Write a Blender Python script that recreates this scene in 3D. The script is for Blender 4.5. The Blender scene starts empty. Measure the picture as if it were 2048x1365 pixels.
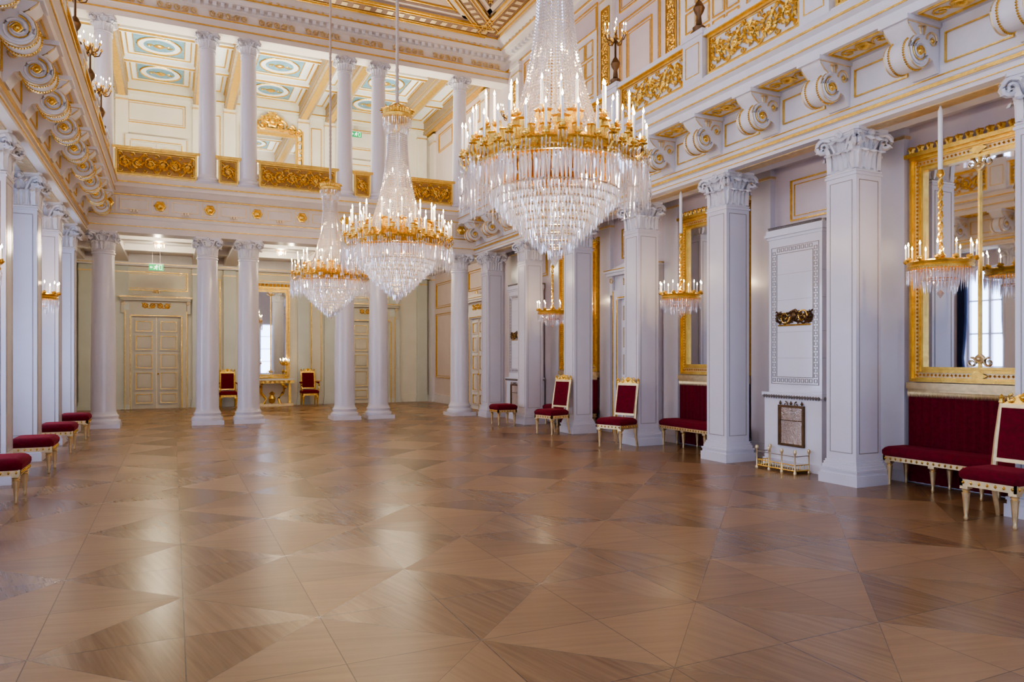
import bpy, math, random
from mathutils import Vector, Matrix
random.seed(7)
pi=math.pi; cos=math.cos; sin=math.sin
S=bpy.context.scene
try:
    S.view_settings.look='AgX - Medium High Contrast'
    S.view_settings.exposure=.22
except Exception as ex: print(ex)

# ------------------------------------------------------------ materials
def newmat(name):
    m=bpy.data.materials.new(name); m.use_nodes=True
    nt=m.node_tree; b=nt.nodes["Principled BSDF"]
    return m,nt,b
def paint(name,col,rough=.35,var=.05,scale=6,bump=.02,metal=0,spec=.5,coat=0):
    m,nt,b=newmat(name)
    tc=nt.nodes.new('ShaderNodeTexCoord')
    n=nt.nodes.new('ShaderNodeTexNoise'); n.inputs['Scale'].default_value=scale; n.inputs['Detail'].default_value=4
    nt.links.new(tc.outputs['Object'],n.inputs['Vector'])
    r=nt.nodes.new('ShaderNodeValToRGB')
    r.color_ramp.elements[0].color=[max(0,c*(1-var)) for c in col]+[1]
    r.color_ramp.elements[1].color=[min(1,c*(1+var)) for c in col]+[1]
    r.color_ramp.elements[0].position=.3; r.color_ramp.elements[1].position=.7
    nt.links.new(n.outputs['Fac'],r.inputs[0]); nt.links.new(r.outputs[0],b.inputs['Base Color'])
    b.inputs['Roughness'].default_value=rough; b.inputs['Metallic'].default_value=metal
    b.inputs['Specular IOR Level'].default_value=spec
    b.inputs['Coat Weight'].default_value=coat
    if bump:
        bp=nt.nodes.new('ShaderNodeBump'); bp.inputs['Strength'].default_value=bump; bp.inputs['Distance'].default_value=.02
        n2=nt.nodes.new('ShaderNodeTexNoise'); n2.inputs['Scale'].default_value=scale*8
        nt.links.new(tc.outputs['Object'],n2.inputs['Vector'])
        nt.links.new(n2.outputs['Fac'],bp.inputs['Height']); nt.links.new(bp.outputs[0],b.inputs['Normal'])
    return m
def emis(name,col,st):
    m,nt,b=newmat(name)
    b.inputs['Base Color'].default_value=(*col,1)
    b.inputs['Emission Color'].default_value=(*col,1); b.inputs['Emission Strength'].default_value=st
    try: m.cycles.emission_sampling='NONE'
    except Exception: pass
    return m
WHITE=paint('lacquer_white',(.68,.66,.70),.2,.02,3,.01)
PLAST=paint('plaster_white',(.71,.685,.69),.45,.03,8,.03)
CREAM=paint('cream_entablature',(.70,.63,.56),.4,.03,4,.02)
PINK=paint('pink_cream_wall',(.64,.55,.54),.4,.04,2,.02)
GREEN=paint('pale_green_cream',(.72,.69,.58),.4,.04,2,.02)
GREENP=paint('pale_green_pilaster',(.58,.61,.55),.3,.04,2,.02)
DOORM=paint('door_cream',(.57,.53,.42),.3,.04,3,.02)
GOLD=paint('gilding',(.92,.57,.13),.25,.18,14,.25,metal=.9)
GOLDP=paint('gilding_pale',(.78,.60,.32),.32,.12,14,.2,metal=.75)
GOLDBG=paint('old_gold_ground',(.40,.23,.07),.5,.15,10,.15,metal=.3)
BRONZE=paint('dark_bronze',(.16,.09,.04),.4,.2,12,.1,metal=.8)
RED=paint('crimson_velvet',(.13,.003,.012),.85,.25,25,.2,spec=.2)
RED.node_tree.nodes['Principled BSDF'].inputs['Sheen Weight'].default_value=.22
RED.node_tree.nodes['Principled BSDF'].inputs['Sheen Tint'].default_value=(.9,.1,.15,1)
NAVY=paint('navy_curtain',(.02,.03,.10),.8,.2,12,.1)
TILE=paint('stove_tile',(.73,.72,.76),.12,.01,3,.0,coat=.4)
GREY=paint('grey_gilt_line',(.30,.26,.22),.4,.1,20,.05,metal=.4)
BROWN=paint('ceiling_brown_band',(.20,.11,.055),.5,.2,30,.1)
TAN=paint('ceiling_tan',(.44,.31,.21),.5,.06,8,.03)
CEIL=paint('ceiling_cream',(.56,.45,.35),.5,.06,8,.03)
COFF=paint('coffer_white',(.80,.83,.84),.5,.03,8,.03)
BEAM=paint('gallery_beam_gilt_brown',(.34,.26,.17),.45,.2,16,.1,metal=.2)
BLUE=paint('coffer_blue',(.16,.32,.42),.5,.2,10,.03)
CANDLE=paint('candle_wax',(.90,.88,.84),.4,.02,5,.0)
FLAME=emis('candle_bulb',(1,.72,.38),70)
EXG=emis('exit_green',(.0,.30,.09),.5)
EXW=emis('exit_white',(.9,1,.95),1.2)
COPPER=paint('polished_plate',(.78,.66,.55),.10,.12,5,.1,metal=.95)
MIRR,_nt,_b=newmat('mirror_glass'); _b.inputs['Base Color'].default_value=(.76,.78,.81,1); _b.inputs['Metallic'].default_value=1; _b.inputs['Roughness'].default_value=.02
_n=_nt.nodes.new('ShaderNodeTexNoise'); _n.inputs['Scale'].default_value=1.2
_bp=_nt.nodes.new('ShaderNodeBump'); _bp.inputs['Strength'].default_value=.02; _nt.links.new(_n.outputs[0],_bp.inputs['Height']); _nt.links.new(_bp.outputs[0],_b.inputs['Normal'])
def crystal():
    m=bpy.data.materials.new('cut_crystal'); m.use_nodes=True; nt=m.node_tree
    for n in list(nt.nodes): nt.nodes.remove(n)
    o=nt.nodes.new('ShaderNodeOutputMaterial')
    tr=nt.nodes.new('ShaderNodeBsdfTransparent'); tr.inputs[0].default_value=(.97,.97,1,1)
    gl=nt.nodes.new('ShaderNodeBsdfGlossy'); gl.inputs['Color'].default_value=(1,.98,.97,1); gl.inputs['Roughness'].default_value=.08
    tl=nt.nodes.new('ShaderNodeBsdfTranslucent'); tl.inputs[0].default_value=(1,.97,.95,1)
    lw=nt.nodes.new('ShaderNodeLayerWeight'); lw.inputs[0].default_value=.4
    m1=nt.nodes.new('ShaderNodeMixShader'); m1.inputs[0].default_value=.38
    m2=nt.nodes.new('ShaderNodeMixShader')
    mp=nt.nodes.new('ShaderNodeMapRange'); mp.inputs[3].default_value=.45; mp.inputs[4].default_value=.98
    nt.links.new(lw.outputs['Facing'],mp.inputs[0]); nt.links.new(mp.outputs[0],m2.inputs[0])
    nt.links.new(gl.outputs[0],m1.inputs[1]); nt.links.new(tl.outputs[0],m1.inputs[2])
    nt.links.new(tr.outputs[0],m2.inputs[1]); nt.links.new(m1.outputs[0],m2.inputs[2])
    nt.links.new(m2.outputs[0],o.inputs[0]); return m
CRYS=crystal()
def floormat():
    m,nt,b=newmat('oak_parquet')
    L=nt.links.new
    def val(x,sock):
        if isinstance(x,(int,float)): sock.default_value=x
        else: L(x,sock)
    def M(op,a,bb=0,c=None):
        n=nt.nodes.new('ShaderNodeMath'); n.operation=op; val(a,n.inputs[0]); val(bb,n.inputs[1])
        if c is not None: val(c,n.inputs[2])
        return n.outputs[0]
    g=nt.nodes.new('ShaderNodeNewGeometry'); sp=nt.nodes.new('ShaderNodeSeparateXYZ'); L(g.outputs['Position'],sp.inputs[0])
    X,Y=sp.outputs[0],sp.outputs[1]
    T=.762
    sx=M('DIVIDE',M('SUBTRACT',X,.06-T*20),T); sy=M('DIVIDE',M('SUBTRACT',Y,4.56-T*20),T)
    ix=M('FLOOR',sx); iy=M('FLOOR',sy); fx=M('FRACT',sx); fy=M('FRACT',sy)
    par=M('MODULO',M('ADD',M('ADD',ix,iy),.1),2); par=M('GREATER_THAN',par,1)
    dA=M('SUBTRACT',M('ADD',fx,fy),1); dB=M('SUBTRACT',fx,fy)
    dd=M('ADD',M('MULTIPLY',dA,M('SUBTRACT',1,par)),M('MULTIPLY',dB,par))
    s=M('GREATER_THAN',dd,0)
    cb=nt.nodes.new('ShaderNodeCombineXYZ'); L(ix,cb.inputs[0]); L(iy,cb.inputs[1]); L(s,cb.inputs[2])
    wn=nt.nodes.new('ShaderNodeTexWhiteNoise'); L(cb.outputs[0],wn.inputs['Vector'])
    def grain(ang):
        r=nt.nodes.new('ShaderNodeVectorRotate'); r.rotation_type='Z_AXIS'; r.inputs['Angle'].default_value=ang
        ad=nt.nodes.new('ShaderNodeVectorMath'); ad.operation='ADD'
        sc=nt.nodes.new('ShaderNodeVectorMath'); sc.operation='SCALE'; sc.inputs[3].default_value=7.3
        L(wn.outputs['Color'],sc.inputs[0]); L(g.outputs['Position'],r.inputs['Vector'])
        mu=nt.nodes.new('ShaderNodeVectorMath'); mu.operation='MULTIPLY'; mu.inputs[1].default_value=(.7,14,1)
        L(r.outputs[0],mu.inputs[0]); L(mu.outputs[0],ad.inputs[0]); L(sc.outputs[0],ad.inputs[1])
        n=nt.nodes.new('ShaderNodeTexNoise'); n.inputs['Scale'].default_value=1.5; n.inputs['Detail'].default_value=6; n.inputs['Roughness'].default_value=.65
        n.inputs['Distortion'].default_value=.5
        L(ad.outputs[0],n.inputs['Vector']); return n.outputs['Fac']
    gA=grain(.25); gB=grain(pi/2-.25)
    sel=M('GREATER_THAN',M('MODULO',M('ADD',M('ADD',s,ix),.1),2),1)
    gr=M('ADD',M('MULTIPLY',gA,sel),M('MULTIPLY',gB,M('SUBTRACT',1,sel)))
    tone=M('ADD',M('ADD',M('MULTIPLY',wn.outputs['Value'],.30),M('MULTIPLY',sel,.12)),M('MULTIPLY',gr,.70))
    cr=nt.nodes.new('ShaderNodeValToRGB')
    e=cr.color_ramp.elements; e[0].position=.2; e[0].color=(.145,.075,.030,1); e[1].position=.98; e[1].color=(.385,.235,.110,1)
    L(tone,cr.inputs[0])
    ex=M('MINIMUM',fx,M('SUBTRACT',1,fx)); ey=M('MINIMUM',fy,M('SUBTRACT',1,fy))
    ed=M('MINIMUM',M('MINIMUM',ex,ey),M('MULTIPLY',M('ABSOLUTE',dd),1.3))
    seam=M('LESS_THAN',ed,.004)
    mx=nt.nodes.new('ShaderNodeMix'); mx.data_type='RGBA'; L(M('MULTIPLY',seam,.75),mx.inputs[0]); L(cr.outputs[0],mx.inputs[6]); mx.inputs[7].default_value=(.03,.012,.008,1)
    L(mx.outputs[2],b.inputs['Base Color'])
    ro=M('ADD',.235,M('MULTIPLY',sel,.07)); ro=M('ADD',ro,M('MULTIPLY',wn.outputs['Value'],.05)); L(ro,b.inputs['Roughness'])
    b.inputs['Specular IOR Level'].default_value=.62
    bp=nt.nodes.new('ShaderNodeBump'); bp.inputs['Strength'].default_value=.02; bp.inputs['Distance'].default_value=.01
    L(M('SUBTRACT',gr,seam),bp.inputs['Height'])
    tl=nt.nodes.new('ShaderNodeVectorMath'); tl.operation='SUBTRACT'; tl.inputs[1].default_value=(.5,.5,.5); L(wn.outputs['Color'],tl.inputs[0])
    t2=nt.nodes.new('ShaderNodeVectorMath'); t2.operation='SCALE'; t2.inputs[3].default_value=.016; L(tl.outputs[0],t2.inputs[0])
    t3=nt.nodes.new('ShaderNodeVectorMath'); t3.operation='ADD'; L(bp.outputs[0],t3.inputs[0]); L(t2.outputs[0],t3.inputs[1])
    t4=nt.nodes.new('ShaderNodeVectorMath'); t4.operation='NORMALIZE'; L(t3.outputs[0],t4.inputs[0])
    L(t4.outputs[0],b.inputs['Normal'])
    return m
FLOOR=floormat()

# ------------------------------------------------------------ mesh builder
class MB:
    def __init__(s): s.v=[]; s.f=[]; s.m=[]; s.mats=[]
    def mi(s,mat):
        if mat not in s.mats: s.mats.append(mat)
        return s.mats.index(mat)
    def add(s,vs,fs,mat):
        o=len(s.v); k=s.mi(mat); s.v.extend([tuple(p) for p in vs])
        for f in fs: s.f.append([i+o for i in f]); s.m.append(k)
    def box(s,x0,x1,y0,y1,z0,z1,mat):
        s.mbox(lambda a,b,c:(a,c,b),x0,x1,z0,z1,y0,y1,mat)
    def mbox(s,mp,u0,u1,v0,v1,n0,n1,mat):
        vs=[mp(u,v,n) for n in (n0,n1) for v in (v0,v1) for u in (u0,u1)]
        s.add(vs,[(0,1,3,2),(4,6,7,5),(0,4,5,1),(2,3,7,6),(0,2,6,4),(1,5,7,3)],mat)
    def frame(s,mp,u0,u1,v0,v1,w,n0,n1,mat):
        s.mbox(mp,u0,u1,v0,v0+w,n0,n1,mat); s.mbox(mp,u0,u1,v1-w,v1,n0,n1,mat)
        s.mbox(mp,u0,u0+w,v0+w,v1-w,n0,n1,mat); s.mbox(mp,u1-w,u1,v0+w,v1-w,n0,n1,mat)
    def lathe(s,prof,n,mat,c=(0,0,0),sq=False,rot=0):
        vs=[];fs=[]
        for r,z in prof:
            for i in range(n):
                a=2*pi*i/n+rot; k=r
                if sq: k=r/max(abs(cos(a)),abs(sin(a)))
                vs.append((c[0]+k*cos(a),c[1]+k*sin(a),c[2]+z))
        for j in range(len(prof)-1):
            for i in range(n):
                i2=(i+1)%n; fs.append((j*n+i,j*n+i2,(j+1)*n+i2,(j+1)*n+i))
        if prof[0][0]>1e-4: fs.append(tuple(range(n))[::-1])
        if prof[-1][0]>1e-4: fs.append(tuple((len(prof)-1)*n+i for i in range(n)))
        s.add(vs,fs,mat)
    def sqb(s,h,z0,z1,mat,c=(0,0)):
        s.box(c[0]-h,c[0]+h,c[1]-h,c[1]+h,z0,z1,mat)
    def tube(s,pts,r,n,mat,closed=False):
        pts=[Vector(p) for p in pts]; N=len(pts); vs=[];fs=[]
        ref=Vector((0,0,1))
        for i,p in enumerate(pts):
            if closed: t=pts[(i+1)%N]-pts[i-1]
            else: t=pts[min(i+1,N-1)]-pts[max(i-1,0)]
            if t.length<1e-9: t=Vector((0,0,1))
            t.normalize()
            rf=ref if abs(t.dot(ref))<.95 else Vector((1,.01,0))
            a=t.cross(rf).normalized(); b=t.cross(a)
            rr=r[i] if isinstance(r,(list,tuple)) else r
            for k in range(n):
                an=2*pi*k/n; vs.append(p+a*rr*cos(an)+b*rr*sin(an))
        for i in range(N if closed else N-1):
            j=(i+1)%N
            for k in range(n):
                k2=(k+1)%n; fs.append((i*n+k,i*n+k2,j*n+k2,j*n+k))
        if not closed: fs.append(tuple(range(n))); fs.append(tuple((N-1)*n+k for k in range(n)))
        s.add(vs,fs,mat)
    def octa(s,c,rx,zu,zd,mat,n=4,rot=0):
        vs=[(c[0],c[1],c[2]+zu)]+[(c[0]+rx*cos(2*pi*i/n+rot),c[1]+rx*sin(2*pi*i/n+rot),c[2]) for i in range(n)]+[(c[0],c[1],c[2]-zd)]
        fs=[(0,1+i,1+(i+1)%n) for i in range(n)]+[(n+1,1+(i+1)%n,1+i) for i in range(n)]
        s.add(vs,fs,mat)
    def extr(s,poly,s0,s1,mp,mat):
        n=len(poly); vs=[mp(a,b,s0) for a,b in poly]+[mp(a,b,s1) for a,b in poly]
        fs=[(i,(i+1)%n,n+(i+1)%n,n+i) for i in range(n)]+[tuple(range(n))[::-1],tuple(range(n,2*n))]
        s.add(vs,fs,mat)
    def dome(s,mp,u,v,r,n0,h,mat,n=10):
        vs=[];fs=[]; R=[(1,0),(1,.4),(.75,.55),(.6,.4),(.45,.8),(.2,1)]
        for k,(rr,hh) in enumerate(R):
            for i in range(n):
                a=2*pi*i/n; q=r*rr*(1+.12*cos(i*pi) if k in(1,2) else 1)
                vs.append(mp(u+q*cos(a),v+q*sin(a),n0+h*hh))
        for k in range(len(R)-1):
            for i in range(n): fs.append((k*n+i,k*n+(i+1)%n,(k+1)*n+(i+1)%n,(k+1)*n+i))
        fs.append(tuple((len(R)-1)*n+i for i in range(n)))
        s.add(vs,fs,mat)
    def leaf(s,b,d,h,w,curl,mat,rel=.010):
        b=Vector(b); d=Vector((d[0],d[1],0)).normalized(); sd=Vector((-d.y,d.x,0)); vs=[];fs=[]; K=8
        for i in range(K+1):
            t=i/K; out=curl*t**2.4; up=h*sin(t*2.15)
            ww=w*(.6+.5*sin(pi*t*.75))*(1-.7*t**6)*(1+.28*(i%2))*.5
            p=b+d*out+Vector((0,0,up))
            vs+= [p-sd*ww-d*rel*1.5,p-sd*ww*.45+d*rel,p-d*rel*.4,p+sd*ww*.45+d*rel,p+sd*ww-d*rel*1.5]
        for i in range(K):
            for k in range(4): fs.append((i*5+k,i*5+k+1,(i+1)*5+k+1,(i+1)*5+k))
        s.add(vs,fs,mat)
    def mesh(s,name):
        me=bpy.data.meshes.new(name); me.from_pydata(s.v,[],s.f)
        for m in s.mats: me.materials.append(m)
        me.polygons.foreach_set('material_index',s.m)
        me.polygons.foreach_set('use_smooth',[True]*len(s.f))
        me.update()
        import bmesh
        bm=bmesh.new(); bm.from_mesh(me); bmesh.ops.recalc_face_normals(bm,faces=bm.faces); bm.to_mesh(me); bm.free()
        me.set_sharp_from_angle(angle=math.radians(38)); return me
    def obj(s,name,loc=(0,0,0),rz=0):
        return place(s.mesh(name),name,loc,rz)
def place(me,name,loc=(0,0,0),rz=0,sc=None):
    o=bpy.data.objects.new(name,me); S.collection.objects.link(o); o.location=loc; o.rotation_euler=(0,0,rz)
    if sc: o.scale=sc
    return o
def spiral(mb,mp,cu,cv,R,turns,a0,dr,n0,tr,mat,N=20,k=5):
    pts=[];rr=[]
    for i in range(N+1):
        t=i/N; r=R*(1-.86*t); a=a0+dr*turns*2*pi*t
        pts.append(mp(cu+r*cos(a),cv+r*sin(a),n0)); rr.append(tr*(1-.45*t))
    mb.tube(pts,rr,k,mat)
def rinceau(mb,mp,u0,u1,v0,v1,n0,n,mat,tr=.016):
    W=(u1-u0)/n; H=v1-v0
    for i in range(n):
        sg=1 if i%2 else -1; md= -1 if i<n/2 else 1
        cu=u0+W*(i+.5); cv=(v0+v1)/2; R=min(W*.48,H*.44)
        spiral(mb,mp,cu,cv,R,1.6,-sg*pi/2,sg*md,n0,tr,mat)
        mb.dome(mp,cu,cv,R*.36,n0-.01,.035,mat,8)
        for q in range(12):
            a=q*2*pi/12+.3; r1=R*.60; r2=R*(1.02+.22*(q%2))
            c=(a+.5*sg)
            mb.tube([mp(cu+r1*cos(a),cv+r1*sin(a),n0),mp(cu+(r1+r2)/2*cos((a+c)/2),cv+(r1+r2)/2*sin((a+c)/2),n0+.012),mp(cu+min(max(r2*cos(c),-W*.55),W*.55),cv+min(max(r2*sin(c),-H*.48),H*.48),n0)],[tr*.5,tr*1.25,.003],4,mat)
    pts=[]
    for i in range(n*8+1):
        t=i/(n*8); pts.append(mp(u0+(u1-u0)*t,(v0+v1)/2+H*.42*cos(pi*n*t),n0))
    mb.tube(pts,tr*.8,4,mat)

# ------------------------------------------------------------ key dims
XC=2.96; WALL=5.74; PIL=4.96; PILL=5.10
YP=[-2.74,-.41,1.92,4.25,6.58,8.91,11.24,13.57,15.90,18.23]
BAY=[(YP[i]+YP[i+1])/2 for i in range(len(YP)-1)]
XL=XC-WALL; XR=XC+WALL; YN=-4.2; YF=25.8; YC=19.1; ZC=10.5
COLX=[-1.45,.76,1.70,4.08,4.98,7.30]
ZH=4.48
def sidemap(sd): return lambda u,v,n:(XC+sd*(WALL-n),u,v)
def farmap(u,v,n): return (u,YF-n,v)
RM=sidemap(1); LM=sidemap(-1)

# ------------------------------------------------------------ floor, ceiling
mb=MB(); mb.box(XL-.3,XR+.3,YN-.3,YF+.3,-.2,0,FLOOR); mb.obj('floor')
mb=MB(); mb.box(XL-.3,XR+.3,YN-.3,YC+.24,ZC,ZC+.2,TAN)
def beam(x0,y0,x1,y1,w,z0,z1,mat):
    d=Vector((x1-x0,y1-y0,0)); d.normalize(); n=Vector((-d.y,d.x,0))*w/2
    a=Vector((x0,y0,0)); b=Vector((x1,y1,0)); q=[a-n,b-n,b+n,a+n]
    vs=[(p.x,p.y,z0) for p in q]+[(p.x,p.y,z1) for p in q]
    mb.add(vs,[(0,1,2,3),(7,6,5,4),(0,4,5,1),(1,5,6,2),(2,6,7,3),(3,7,4,0)],mat)
def cbeam(x0,y0,x1,y1,w=.5,drop=.22):
    z=ZC-drop
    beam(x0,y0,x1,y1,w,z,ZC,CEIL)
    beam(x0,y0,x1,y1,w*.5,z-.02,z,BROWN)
    d=Vector((x1-x0,y1-y0,0)).normalized(); n=Vector((-d.y,d.x,0))
    L=(Vector((x1-x0,y1-y0,0))).length
    for k in (-1,1):
        for off,ww in ((.5,.03),(.3,.025)):
            o=n*w*off*k
            beam(x0+o.x,y0+o.y,x1+o.x,y1+o.y,ww,z-.04,z+.02,GOLD)
        o=n*(w*.5+.10)*k
        beam(x0+o.x,y0+o.y,x1+o.x,y1+o.y,.14,ZC-.08,ZC,CEIL)
        o=n*(w*.5+.26)*k
        beam(x0+o.x,y0+o.y,x1+o.x,y1+o.y,.03,ZC-.04,ZC,GOLD)
    m=int(L/.28)
    for i in range(m):
        t=(i+.5)/m; cx=x0+(x1-x0)*t; cy=y0+(y1-y0)*t
        beam(cx-d.x*.07,cy-d.y*.07,cx+d.x*.07,cy+d.y*.07,w*.3,z-.035,z-.02,GOLDP)
bx0,bx1=XL+1.0,XR-1.0; by0,by1=YN+1.2,YC-1.2
cbeam(bx0,by0,bx0,by1,.6,.14); cbeam(bx1,by0,bx1,by1,.6,.14); cbeam(bx0,by0,bx1,by0,.6,.14); cbeam(bx0,by1,bx1,by1,.6,.14)
nm=4; mw=(bx1-bx0)/2; ml=(by1-by0)/nm
for j in range(nm):
    for i in range(2):
        xa,xb=bx0+i*mw,bx0+(i+1)*mw; ya,yb=by0+j*ml,by0+(j+1)*ml
        up=(i+j)%2==0
        cbeam(xa,ya if up else yb,xb,yb if up else ya,.5,.13)
        xm,ym=(xa+xb)/2,(ya+yb)/2
        for (cx,cy) in ((xm+(-1 if up else 1)*mw*.2,ym+ml*.2),(xm+(1 if up else -1)*mw*.2,ym-ml*.2)):
            def cm(u,v,n,cx=cx,cy=cy): return (cx+u,cy+v,ZC-n)
            mb.dome(cm,0,0,.28,0,.12,GOLD,12)
            for q in range(8):
                a=q*pi/4; spiral(mb,cm,.5*cos(a),.5*sin(a),.16,1.3,a,1,.02,.02,GOLDP,12)
for j in range(nm+1):
    y=by0+j*ml
    if 0<j<nm: cbeam(bx0,y,bx1,y,.3,.11)
cbeam((bx0+bx1)/2,by0,(bx0+bx1)/2,by1,.3,.11)
mb.obj('ceiling')

# ------------------------------------------------------------ gold line panels on walls
def panel(mb,mp,u0,u1,v0,v1,mat=None,fill=None):
    g=GOLD
    if fill: mb.mbox(mp,u0,u1,v0,v1,0,.012,fill)
    mb.frame(mp,u0,u1,v0,v1,.022,0,.03,g)
    if u1-u0>.5 and v1-v0>.4: mb.frame(mp,u0+.07,u1-.07,v0+.07,v1-.07,.01,0,.02,g)
def pilaster(mb,mp,u,w,z0,z1,d,mat):
    mb.mbox(mp,u-w/2,u+w/2,z0,z1,0,d,mat)
    mb.mbox(mp,u-w/2-.04,u+w/2+.04,z0,z0+.14,0,d+.04,mat); mb.mbox(mp,u-w/2-.02,u+w/2+.02,z0+.14,z0+.24,0,d+.02,mat)
    mb.mbox(mp,u-w/2-.02,u+w/2+.02,z1-.30,z1-.26,0,d+.02,GOLDP)
    mb.mbox(mp,u-w/2-.04,u+w/2+.04,z1-.1,z1,0,d+.04,mat)
def damask(mb,mp,u,w,z0,z1,n0,n):
    m2=lambda a,b,c:mp(u+b,a,c)
    mb.mbox(mp,u-w/2,u+w/2,z0,z1,n0-.01,n0+.008,GOLDBG); mb.frame(mp,u-w/2,u+w/2,z0,z1,.02,n0,n0+.03,GOLD)
    rinceau(mb,m2,z0+.05,z1-.05,-w/2+.03,w/2-.03,n0+.012,n,GOLD,.012)
mb=MB(); mb.box(XR,XR+.3,YN,YF,0,ZC,PINK); o=mb.obj('wall_right')
mb=MB(); t=1
for y in YP: pilaster(mb,RM,y,.42,0,4.75,.1,WHITE)
for i,b in enumerate(BAY):
    if i%2==0:
        panel(mb,RM,b-.62,b+.62,3.72,4.35)
mb.mbox(RM,YN,YC,4.6,4.75,0,.14,WHITE)
for y in (19.35,22.2,25.5): pilaster(mb,RM,y,.42,0,4.75,.1,WHITE)
panel(mb,RM,19.8,21.9,3.75,4.4); panel(mb,RM,22.6,25.1,3.4,4.3); panel(mb,RM,22.6,25.1,.9,3.2)
mb.mbox(RM,YN,YF,0,.28,0,.05,WHITE)
for y in YP+[20.5,22.8,25.4]:
    pilaster(mb,RM,y,.5,5.74,9.78,.08,CREAM)
    if 5<y<19: damask(mb,RM,y,.32,6.3,9.3,.085,12)
for b in BAY+[21.6,24.1]:
    panel(mb,RM,b-.72,b+.72,9.0,9.65)
for i,b in enumerate(BAY):
    if i%2==0: panel(mb,RM,b-.72,b+.72,6.1,8.8); panel(mb,RM,b-.45,b+.45,6.4,8.5)
mb.obj('trim_1')
WB=[b for b in BAY if b>-2.5]
def pierced(name,mp,u0,u1,openings,zsets,th,mat):
    mb=MB()
    zs=[0]
    for a,b in zsets: zs+= [a,b]
    zs.append(ZC)
    for k in range(len(zs)-1):
        if k%2==0: mb.mbox(mp,u0,u1,zs[k],zs[k+1],-th,0,mat)
        else:
            c=u0
            for (a,b) in openings:
                mb.mbox(mp,c,a,zs[k],zs[k+1],-th,0,mat); c=b
            mb.mbox(mp,c,u1,zs[k],zs[k+1],-th,0,mat)
    return mb.obj(name)
ZW=[(.45,4.1),(6.7,9.4)]
opsL=[(b-.62,b+.62) for b in WB]
pierced('wall_left',LM,YN,YF,opsL,ZW,.35,PINK)
def NM(u,v,n): return (u,YN+n,v)
opsN=[(XC+dx-.8,XC+dx+.8) for dx in (-3.6,0,3.6)]
pierced('wall_near',NM,XL,XR,opsN,ZW,.3,CREAM)
mb=MB(); mb.box(XL,XR,YF,YF+.3,0,ZC+.05,GREEN); mb.obj('wall_far')
def windowmesh(w,h):
    mb=MB(); mp=lambda u,v,n:(n,u,v)
    mb.frame(mp,-w/2,w/2,0,h,.07,-.25,-.15,WHITE); mb.mbox(mp,-.04,.04,.07,h-.07,-.25,-.15,WHITE)
    for k in (1,2,3):
        mb.mbox(mp,-w/2+.07,w/2-.07,h*k/4-.02,h*k/4+.02,-.23,-.17,WHITE)
    return mb.mesh('window')
wm1=windowmesh(1.24,3.65); wm2=windowmesh(1.24,2.7); wm3=windowmesh(1.6,3.65); wm4=windowmesh(1.6,2.7)
k=1
def portal(loc,rot,w,h):
    l=bpy.data.lights.new('window_portal','AREA'); l.shape='RECTANGLE'; l.size=w; l.size_y=h
    l.cycles.is_portal=True
    o=bpy.data.objects.new('window_portal',l); S.collection.objects.link(o); o.location=loc; o.rotation_euler=rot
for (a,b) in opsL:
    for zi,(za,zb) in enumerate(ZW):
        place((wm1,wm2)[zi],'window_%d'%k,(XL,(a+b)/2,za)); k+=1
        portal((XL-.3,(a+b)/2,(za+zb)/2),(0,-pi/2,0),zb-za,b-a)
for (a,b) in opsN:
    for zi,(za,zb) in enumerate(ZW):
        place((wm3,wm4)[zi],'window_%d'%k,((a+b)/2,YN,za),pi/2); k+=1
        portal(((a+b)/2,YN-.28,(za+zb)/2),(pi/2,0,0),b-a,zb-za)
mb=MB()
for y in YP: pilaster(mb,LM,y,.42,0,4.75,.1,WHITE)
for y in (19.35,22.2,25.5): pilaster(mb,LM,y,.42,0,4.75,.1,GREENP)
panel(mb,LM,19.8,21.9,.9,4.2); panel(mb,LM,22.6,25.1,.9,4.2)
mb.mbox(LM,YN,YF,0,.28,0,.05,WHITE)
for y in YP+[20.5,22.8,25.4]: pilaster(mb,LM,y,.5,5.74,9.78,.08,CREAM)
mb.obj('trim_2')
def curtain(w,h):
    mb=MB(); N=28; vs=[];fs=[]
    for j in range(9):
        z=h*j/8
        for i in range(N+1):
            t=i/N; squeeze=1-.35*math.exp(-((z-h*.38)/.5)**2)
            vs.append((.05*sin(t*2*pi*6)+.06,(t*w)*squeeze,z))
    for j in range(8):
        for i in range(N): fs.append((j*(N+1)+i,j*(N+1)+i+1,(j+1)*(N+1)+i+1,(j+1)*(N+1)+i))
    mb.add(vs,fs,NAVY); mb.tube([(.06,-.02,h),(.06,w+.05,h)],.02,6,GOLD)
    return mb.mesh('window_curtain')
cm_=curtain(.26,4.2)
for (a,b) in opsL:
    place(cm_,'window_curtain',(XL+.06,a-.10,.02)); place(cm_,'window_curtain',(XL+.06,b+.10,.02),0,(1,-1,1))

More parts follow.
